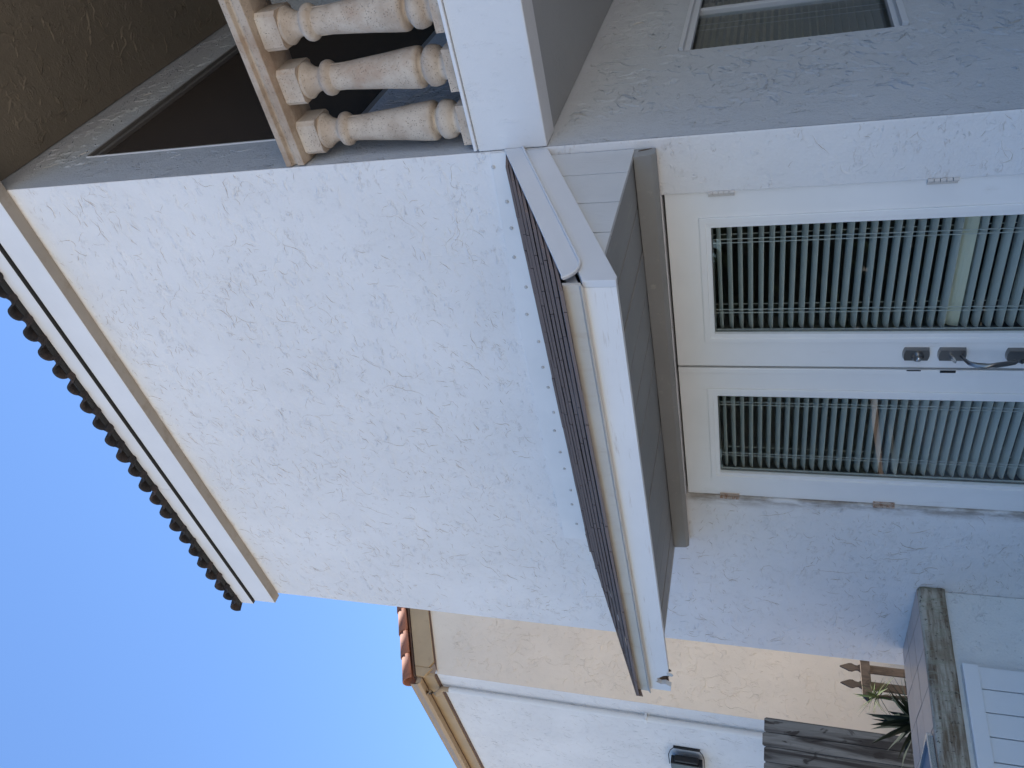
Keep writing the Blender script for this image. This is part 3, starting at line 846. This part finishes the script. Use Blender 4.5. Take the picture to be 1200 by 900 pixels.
MIDX = -1.153
door_r = make_door(MIDX+.003, DX1, -.955, -.405, 'wider-looking right door carrying the handle set', True)
door_l = make_door(DX0, MIDX-.003, -1.880, -1.332, 'left door beside the stained wall', False)
# dark seam behind the leaves, astragal
MB().box((DX0+.0005, .058, 0), (DX0+.04, .12, DZ-.0005)).build('door_jamb', M['gasket'], house)
MB().box((DX1-.04, .058, 0), (DX1-.0005, .12, DZ-.0005)).build('door_jamb', M['gasket'], house)
MB().box((DX0+.041, .058, DZ-.04), (DX1-.041, .12, DZ-.0005)).build('door_jamb', M['gasket'], house)
MB().box((MIDX-.03, .004, .006), (MIDX-.001, .0115, DZ-.012)).build('astragal', M['door'], door_l, bevel=.002)
MB().box((DX0, -.03, -.055), (DX1, .2, .002)).build('door_sill', M['alu'], house)
def hinge(door, x, z, mat, s):
    mb = MB()
    for k in range(5):
        mb.tube([(x, -.004, z-.05+k*.0205), (x, -.004, z-.05+k*.0205+.018)], .0075, 10)
    mb.box((x+s*.002, .002, z-.05), (x+s*.02, .0118, z+.05))
    mb.build('hinge', mat, door)
for zz in (1.812, 1.039, .2): hinge(door_r, DX1+.001, zz, M['hinge'], -1)
for zz in (1.814, 1.059, .2): hinge(door_l, DX0-.001, zz, M['rust'], 1)
# hardware
def plate(mb, x, z, w, h, y0, y1):
    pts = []
    n = 8; sag = .006
    for i in range(n+1):
        t = -1 + 2*i/n; pts.append((x + t*w/2, y0, z + h/2 + sag*(1-t*t)))
    for i in range(n+1):
        t = 1 - 2*i/n; pts.append((x + t*w/2, y0, z - h/2 - sag*(1-t*t)))
    front = [(x + (p[0]-x)*.88, y1, z + (p[2]-z)*.93) for p in pts]
    k = len(pts)
    fs = [(i, (i+1) % k, k+(i+1) % k, k+i) for i in range(k)] + [tuple(range(k, 2*k))]
    mb.add(pts + front, fs)
HX = -1.062
dbm = MB(); plate(dbm, HX, 1.028, .062, .095, .012, -.008)
dbm.lathe([(.024, -.008), (.024, -.014), (.017, -.020), (.017, -.024)], (HX-.004, 0, 1.024), 20, 'y')
db = dbm.build('deadbolt', M['nickel'], door_r)
MB().lathe([(.010, -.0242), (.010, -.030), (.006, -.031)], (HX-.006, 0, 1.022), 14, 'y').build('keyhole', M['bright'], door_r)
hm = MB(); plate(hm, HX, .892, .062, .098, .012, -.008); hm.build('handle_plate', M['nickel'], door_r)
hm = MB(); plate(hm, HX, .640, .058, .10, .012, -.008); hm.build('handle_plate', M['nickel'], door_r)
gp = MB()
gp.tube([(HX, -.006, .862), (HX, -.030, .852), (HX, -.055, .838), (HX, -.066, .815), (HX, -.070, .78), (HX, -.066, .74), (HX, -.056, .70), (HX, -.046, .67), (HX, -.042, .645), (HX, -.05, .62), (HX, -.03, .61), (HX, -.006, .61)],
        [.007, .008, .010, .012, .013, .013, .012, .012, .012, .011, .008, .007], 12, .75)
gp.build('handle', M['nickel'], door_r)
th = MB().prism([(HX-.008, -.008, .905), (HX+.008, -.008, .905), (HX+.012, -.034, .893), (HX+.006, -.050, .888), (HX-.006, -.050, .888), (HX-.012, -.034, .893)], (0, .002, -.005))
th.build('thumb_latch', M['bright'], door_r, bevel=.0015)
sk = MB().box((MIDX-.012, .001, .865), (MIDX+.0, .0035, .925)).box((MIDX-.004, .001, 1.0), (MIDX+.0005, .0035, 1.055))
sk.build('strike_plate', M['black'], door_l)

# ================================================================== tiled counter against the front wall
cnt = thing('tiled_counter', 'tile-topped outdoor counter with stained concrete edge, built against the front wall', 'counter', (-3.07, -1.2, -.06))
CA = math.radians(-4.5)
CM = Matrix.Translation((-2.735, -.003, 0)) @ Matrix.Rotation(CA, 4, 'Z')      # local +x away from the edge, -y along the counter
CLEN = 2.6
def clip_y(v):                                  # keep the skewed counter just clear of the wall
    if v.y > -.004: v.y = -.004
    return v
def cbox(mb, a, b):
    mb.box(a, b, CM)
    for k in range(len(mb.v)-8, len(mb.v)): mb.v[k] = tuple(clip_y(Vector(mb.v[k])))
    return mb
cbox(MB(), (-.645, -CLEN, -.06), (-.028, .06, .700)).build('base', M['halfwall'], cnt)
cap = MB()
ep = [(-.12, .701), (0.0, .690), (.006, .704), (.004, .745), (.008, .79), (.002, .816), (-.012, .8235), (-.12, .8235)]
nseg = 26; vs = []; fs = []
for k in range(nseg+1):
    yy = .05 - (CLEN+.05)*k/nseg
    for i, (xx, zz) in enumerate(ep):
        w = mnoise.noise((yy*4, i*1.7, 2.0))*.004 + mnoise.noise((yy*13, i*1.7, 5.0))*.003
        vs.append(clip_y(CM @ Vector((xx + (w if 0 < i < 7 else 0), yy, zz + w*.6))))
n = len(ep)
for k in range(nseg):
    for q in range(n): fs.append((n*k+q, n*k+(q+1) % n, n*k+n+(q+1) % n, n*k+n+q))
fs += [tuple(range(n)), tuple(range(n*nseg+n-1, n*nseg-1, -1))]
cap.add(vs, fs, True).build('edge_band', M['edge'], cnt)
cbox(MB(), (-.645, -CLEN, .701), (-.121, .06, .818)).build('mortar_bed', M['grout'], cnt)
TS = .205
for i in range(3):
    for j in range(11):
        xa, xb = -.045 - (i+1)*TS + .003, -.045 - i*TS - .003
        ya, yb = -(j+1)*TS + .003 + .06, -j*TS - .003 + .06
        if i == 0: xb = -.022
        z = .8255 + rnd.uniform(0, .0015)
        cbox(MB(), (xa, ya, .8187), (xb, yb, z)).build('tile', M['tile'], cnt, bevel=.0015)

# steel tray resting on the counter
tray = thing('steel_tray', 'steel-rimmed tray with blue-grey inside lying on the tiled counter', 'tray', (-2.98, -1.0, .828))
TM = Matrix.Translation((-2.845, -.775, .828)) @ Matrix.Rotation(math.radians(6), 4, 'Z')
def tb(mb, a, b): return mb.box(a, b, TM)
rm = MB()
tb(rm, (-.34, -.50, 0), (0, -.48, .028)); tb(rm, (-.34, -.02, 0), (0, 0, .028)); tb(rm, (-.34, -.48, 0), (-.32, -.02, .028)); tb(rm, (-.02, -.48, 0), (0, -.02, .028))
rm.build('rim', M['steel'], tray, bevel=.003)
tb(MB(), (-.32, -.48, .002), (-.02, -.02, .012)).build('tray_bottom', M['steel_dark'], tray)

# white vinyl gate standing against the counter
gate = thing('vinyl_gate', 'white vinyl gate of upright boards standing below the counter edge', 'gate', (-2.73, -1.2, -.06))
GM = CM
def gb(a, b, name, mat=M['vinyl'], bev=.003): return MB().box(a, b, GM).build(name, mat, gate, bevel=bev)
gb((-.020, -2.2, .592), (.022, -.425, .664), 'top_rail', bev=.004)
gb((-.020, -2.2, -.02), (.022, -.425, .075), 'bottom_rail', bev=.004)
y = -.430
while y > -2.15:
    gb((-.012, y-.1135, .0755), (.010, y-.0015, .5915), 'board', bev=.0035); y -= .1175

# ================================================================== neighbouring house
NX, NY = -8.07, 1.707
nb = thing('neighbouring_house', 'neighbouring house with cream gable wall, white eave wall and terracotta tile edge', 'house', (-11, 5, -.06))
NS = .46
def nz(y): return 5.775 + NS*(y - NY)          # wall top along the gable
cream_wall = MB().prism([(NX, NY+.001, -.06), (NX, 9.0, -.06), (NX, 9.0, nz(9.0)), (NX, NY+.001, nz(NY))], (-.2, 0, 0)).build('wall', M['cream'], nb, label='cream gable wall')
trowel('trowel_ridges', cream_wall, M['cream'], M['trowel_dirt_cream'], 'x', NX, 1, NY+.05, 4.2, .1, 5.75, 170, 60, 45, 55, None, (.0025, .005), (.06, .34), dirty=.45)
white_wall = MB().prism([(NX-.001, NY, -.06), (NX-6.5, NY, -.06), (NX-6.5, NY, 5.80), (NX-.001, NY, 5.80)], (0, .2, 0)).build('wall', M['white_far'], nb, label='white eave wall with downspout')
trowel('trowel_ridges', white_wall, M['white_far'], M['trowel_dirt_side'], 'y', NY, -1, NX-3.6, NX-.02, 1.2, 5.7, 150, 40, 50, 66, None, (.002, .004), (.05, .3), dirty=.5)
EO = .10                                         # eave overhang towards the patio
def nr(y): return nz(y) + .34
rf = MB().prism([(NX+.02, NY-EO, nr(NY-EO)-.04), (NX+.02, NY-EO, nr(NY-EO)), (NX+.02, 9.2, nr(9.2)), (NX+.02, 9.2, nr(9.2)-.04)], (-6.6, 0, 0))
nroof = rf.build('roof', M['brown_trim'], nb)
# rake board, cut at its lower end, and brown fillet under it
MB().prism([(NX+.003, y, z) for y, z in [(NY+.05, nz(NY+.05)+.10), (NY+.14, nz(NY+.14)+.012), (9.0, nz(9.0)+.012), (9.0, nz(9.0)+.30), (NY+.05, nz(NY+.05)+.30)]], (.045, 0, 0)).build('rake_board', M['tan_trim'], nroof, bevel=.004)
MB().prism([(NX+.003, y, z) for y, z in [(NY+.03, nz(NY+.03)-.012), (9.0, nz(9.0)-.012), (9.0, nz(9.0)+.011), (NY+.12, nz(NY+.12)+.011)]], (.025, 0, 0)).build('rake_fillet', M['brown_trim'], nroof)
MB().prism([(NX+.003, y, z) for y, z in [(NY-EO+.02, nz(NY-EO)+.20), (NY+.05, nz(NY+.05)+.05), (NY+.05, nz(NY+.05)+.30), (NY-EO+.02, nz(NY-EO)+.31)]], (.035, 0, 0)).build('rake_board', M['tan_trim'], nroof, bevel=.003)
MB().prism([(NX+.05, y, z) for y, z in [(NY-EO, nz(NY-EO)+.318), (9.0, nz(9.0)+.303), (9.0, nz(9.0)+.335), (NY-EO, nz(NY-EO)+.335)]], (-.04, 0, 0)).build('tile_closure', M['brown_trim'], nroof)
# barrel tiles along the rake
def barrel(r, L, thick=.014, a0=-20, a1=200, r2=None):
    mb = MB(); n = 12; vs = []
    r2 = r2 or r
    for yy, rr in ((0, r), (L, r2)):
        for q in (rr, rr-thick):
            for i in range(n+1):
                a = math.radians(a0 + (a1-a0)*i/n)
                vs.append((q*math.cos(a), yy, q*math.sin(a)))
    m1 = n+1; fs = []
    for i in range(n):
        fs += [(i, i+1, 2*m1+i+1, 2*m1+i), (m1+i+1, m1+i, 3*m1+i, 3*m1+i+1), (i+1, i, m1+i, m1+i+1), (2*m1+i, 2*m1+i+1, 3*m1+i+1, 3*m1+i)]
    fs += [(0, 2*m1, 3*m1, m1), (n, m1+n, 3*m1+n, 2*m1+n)]
    return mb.add(vs, fs, True)
bar_me = barrel(.118, .43, r2=.098).mesh('roof_tile', M['tile_red'])
np_ = math.atan(NS)
y = NY - EO - .06
for i in range(18):
    place('roof_tile', bar_me, nroof, (NX+.01, y, nr(y) + .045), (np_, rnd.uniform(-.02, .02), rnd.uniform(-.02, .02)))
    y += .37*math.cos(np_)
sb_me = s_tile(.28, .43).mesh('roof_tile', M['tile_red'])
for i in range(22):
    place('roof_tile', sb_me, nroof, (NX - .40 - i*.28, NY-EO+.0, nr(NY-EO)+.01), (np_, 0, rnd.uniform(-.02, .02)))
more = MB()
for r in range(1, 12):
    for i in range(22):
        yy = NY-EO + r*.37*math.cos(np_)
        T = Matrix.Translation((NX-.40-i*.28, yy, nr(yy)+.03)) @ Matrix.Rotation(np_, 4, 'X')
        more.add([T @ v.co for v in sb_me.vertices], [tuple(p.vertices) for p in sb_me.polygons], True)
more.build('upper_tiles', M['tile_red'], nroof, kind='stuff')
# eave: frieze, soffit, gutter
ez = nr(NY-EO) - .05
MB().box((NX-6.5, NY-.045, 5.80), (NX-.0, NY-.002, 6.02)).build('frieze_board', M['tan_trim'], nroof, bevel=.004)
MB().box((NX-6.5, NY-.03, 5.775), (NX-.0, NY-.002, 5.799)).build('frieze_fillet', M['brown_trim'], nroof)
MB().box((NX-6.5, NY-EO+.02, ez-.035), (NX+.0, NY-.002, ez-.012)).build('eave_soffit', M['brown_trim'], nroof)
gt = MB().prism([(NX+.0, y, z) for y, z in [(NY-EO+.018, ez-.055), (NY-EO-.055, ez-.055), (NY-EO-.085, ez-.02), (NY-EO-.09, ez+.045), (NY-EO-.10, ez+.055), (NY-EO-.10, ez+.07), (NY-EO-.085, ez+.07), (NY-EO-.08, ez+.01), (NY-EO+.018, ez+.01)]], (-6.5, 0, 0))
gt.build('gutter', M['gutter'], nroof, bevel=.004)
DSX = NX - .30
elb = MB().tube([(DSX, NY-EO-.03, ez-.05), (DSX, NY-EO-.02, ez-.10), (DSX, NY-.14, ez-.20), (DSX, NY-.055, ez-.26), (DSX, NY-.05, ez-.36)], .037, 10)
elb.build('downspout_elbow', M['gutter'], nb)
ds = MB().tube([(DSX, NY-.05, ez-.361), (DSX, NY-.05, .05)], .036, 12).build('downspout', M['pipe_white'], nb)
MB().box((DSX-.05, NY-.092, 3.0), (DSX+.05, NY-.002, 3.03)).build('strap', M['pipe_white'], ds)

# floodlight on the white wall
fl = thing('floodlight', 'black floodlight in a wire bracket high on the white neighbouring wall', 'light', (-9.35, NY-.1, 2.55))
fx, fz = -9.42, 2.56
fb = MB().box((fx-.30, NY-.17, fz-.20), (fx+.16, NY-.06, fz+.20)).box((fx+.1601, NY-.15, fz-.15), (fx+.21, NY-.07, fz+.15))
fb.build('housing', M['black'], fl, bevel=.01)
MB().box((fx+.285, NY-.03, fz-.17), (fx+.315, NY-.002, fz+.17)).build('mounting_bar', M['black'], fl, bevel=.004)
br = MB().tube([(fx+.30, NY-.03, fz+.17), (fx+.29, NY-.06, fz+.205), (fx+.25, NY-.10, fz+.225), (fx+.15, NY-.11, fz+.225), (fx, NY-.11, fz+.225)], .006, 6)
br.tube([(fx+.30, NY-.03, fz-.17), (fx+.29, NY-.06, fz-.205), (fx+.25, NY-.10, fz-.225), (fx+.15, NY-.11, fz-.225), (fx, NY-.11, fz-.225)], .006, 6)
br.build('bracket', M['black'], fl)

# ---------------------------------------------------------------- weathered board fence
fence = thing('board_fence', 'weathered grey wooden board fence with black stains in front of the neighbouring wall', 'fence', (-6.8, .2, -.06))
y = 1.125; k = 0
while y > -3.2:
    w = .142 + rnd.uniform(-.006, .006)
    top = 1.617 + rnd.uniform(-.01, .012)
    off = rnd.uniform(-.004, .004)
    c = .018
    pts = [(y-.002, -.05), (y-.002, top-c), (y-.002-c*.8, top), (y-w+c*.8, top), (y-w, top-c), (y-w, -.05)]
    MB().prism([(-6.8+off, yy, zz) for yy, zz in pts], (-.02, 0, 0)).build('board', M['grey_wood'], fence)
    y -= w + .006; k += 1
for zz in (.35, 1.3):
    MB().box((-6.87, -3.2, zz), (-6.826, 1.12, zz+.09)).build('rail', M['grey_wood'], fence)

# ---------------------------------------------------------------- picket fence
pk = thing('picket_fence', 'low brown picket fence with pointed tops in front of the cream wall', 'fence', (-5.55, 2.0, -.06))
def picket(yc, top, tilt=0.0):
    w = .036
    pts = [(-w, -.05), (-w, top-.17), (-w*.55, top-.145), (-w*.62, top-.125), (-w*1.0, top-.10), (-w*.95, top-.075), (0, top), (w*.95, top-.075), (w*1.0, top-.10), (w*.62, top-.125), (w*.55, top-.145), (w, top-.17), (w, -.05)]
    return MB().prism([(-5.55, yc + a + tilt*(b-.8), b) for a, b in pts], (-.02, 0, 0))
y = .925; k = 0
while y < 3.2:
    picket(y, 1.0 + rnd.uniform(-.012, .012)).build('picket', M['brown_wood'], pk); y += .155
for zz in (.745, .2):
    MB().prism([(-5.548, .80, zz+.01), (-5.548, 3.3, zz+.20), (-5.548, 3.3, zz+.275), (-5.548, .815, zz+.085)] if False else [(-5.548, .815, zz), (-5.548, 3.3, zz+.02), (-5.548, 3.3, zz+.095), (-5.548, .815, zz+.075)], (.035, 0, 0)).build('rail', M['brown_wood'], pk)
MB().prism([(-5.55, .812, .742), (-5.55, .76, .775), (-5.55, .812, .822)], (.036, 0, 0)).build('rail_tip', M['black'], pk)

# ---------------------------------------------------------------- plants behind the counter
def blade(L, w, bend, nseg=5):
    mb = MB(); vs = []; fs = []
    for i in range(nseg+1):
        t = i/nseg; ww = w*(.35 + .65*math.sin(math.pi*min(1, t*.85+.15)))*(1-t**3)
        yy = L*t; zz = -bend*L*t*t
        vs += [(-ww, yy, zz + ww*.25), (0, yy, zz), (ww, yy, zz + ww*.25)]
    for i in range(nseg):
        a = 3*i
        fs += [(a, a+1, a+4, a+3), (a+1, a+2, a+5, a+4)]
    return mb.add(vs, fs, True)
def plant(name, label, base, head, n, Lr, w, mat, bends, el_rng, stem_r, cone=360):
    t = thing(name, label, 'plant', base)
    MB().tube([base, (Vector(base)*.5 + Vector(head)*.5 + Vector((.03, .02, 0))), head], [stem_r, stem_r*.85, stem_r*.7], 8).build('stem', M['bark'], t)
    mes = [blade(Lr*f, w, b).mesh('leaf', mat) for f, b in zip((1, .85, 1.1, .7), bends)]
    for i in range(n):
        az = i*2.39996 + rnd.uniform(-.3, .3)
        el = math.radians(rnd.uniform(*el_rng))
        h = Vector(head) + Vector((0, 0, rnd.uniform(-.03, .03)))
        place('leaf', rnd.choice(mes), t, h, (el, rnd.uniform(-.4, .4), az))
    return t
plant('spiky_plant', 'spiky green plant with thin radiating leaves beside the picket fence', (-5.42, .76, -.06), (-5.42, .76, .72), 30, .22, .010, M['leaf_spiky'], (.15, .25, .05, .3), (-35, 70), .022)
plant('leafy_plant', 'dark green broad-leaved plant in front of the grey board fence', (-5.25, .50, -.06), (-5.25, .50, .42), 70, .40, .030, M['leaf_dark'], (.2, .35, .1, .3), (-20, 75), .03)
plant('bushy_plant', 'dark bushy plant low behind the counter edge', (-5.0, .36, -.06), (-5.0, .36, .28), 60, .34, .028, M['leaf_dark'], (.2, .35, .1, .3), (-15, 75), .03)

# ---------------------------------------------------------------- hedge added out of frame so the panes mirror dark leaves instead of sky
rr = random.Random(5)
hb = thing('hedge', 'tall dark leafy hedge added out of view to darken the door glass reflections', 'hedge', (-4.3, -3.4, -.06))
tr = MB()
for k in range(14):
    xx = -6.3 + k*.31
    tr.tube([(xx, -3.4, -.06), (xx+.05, -3.45, 1.0), (xx-.03, -3.42, 1.9)], [.04, .03, .012], 6)
tr.build('stems', M['bark'], hb)
mb = MB()
for i in range(16000):
    xx = rr.uniform(-6.4, -2.1)
    hgt = 1.93 + .22*mnoise.noise((xx*1.7, 0, 0)) + .12*mnoise.noise((xx*6, 3, 0))
    zz = hgt*(1 - rr.random()**1.5) if rr.random() < .93 else hgt + abs(rr.gauss(0, .12))
    yy = -3.2 - .25*min(1, zz/1.2) + rr.gauss(0, .17)
    u = Vector((rr.gauss(0, 1), rr.gauss(0, 1), rr.gauss(0, 1))).normalized()
    w = u.orthogonal().normalized(); q = rr.uniform(.07, .14); p = Vector((xx, yy, zz))
    mb.add([p-u*q, p+w*q*.45, p+u*q, p-w*q*.45], [(0, 1, 2, 3)])
mb.build('leaves', M['tree_leaf'], hb, kind='stuff')
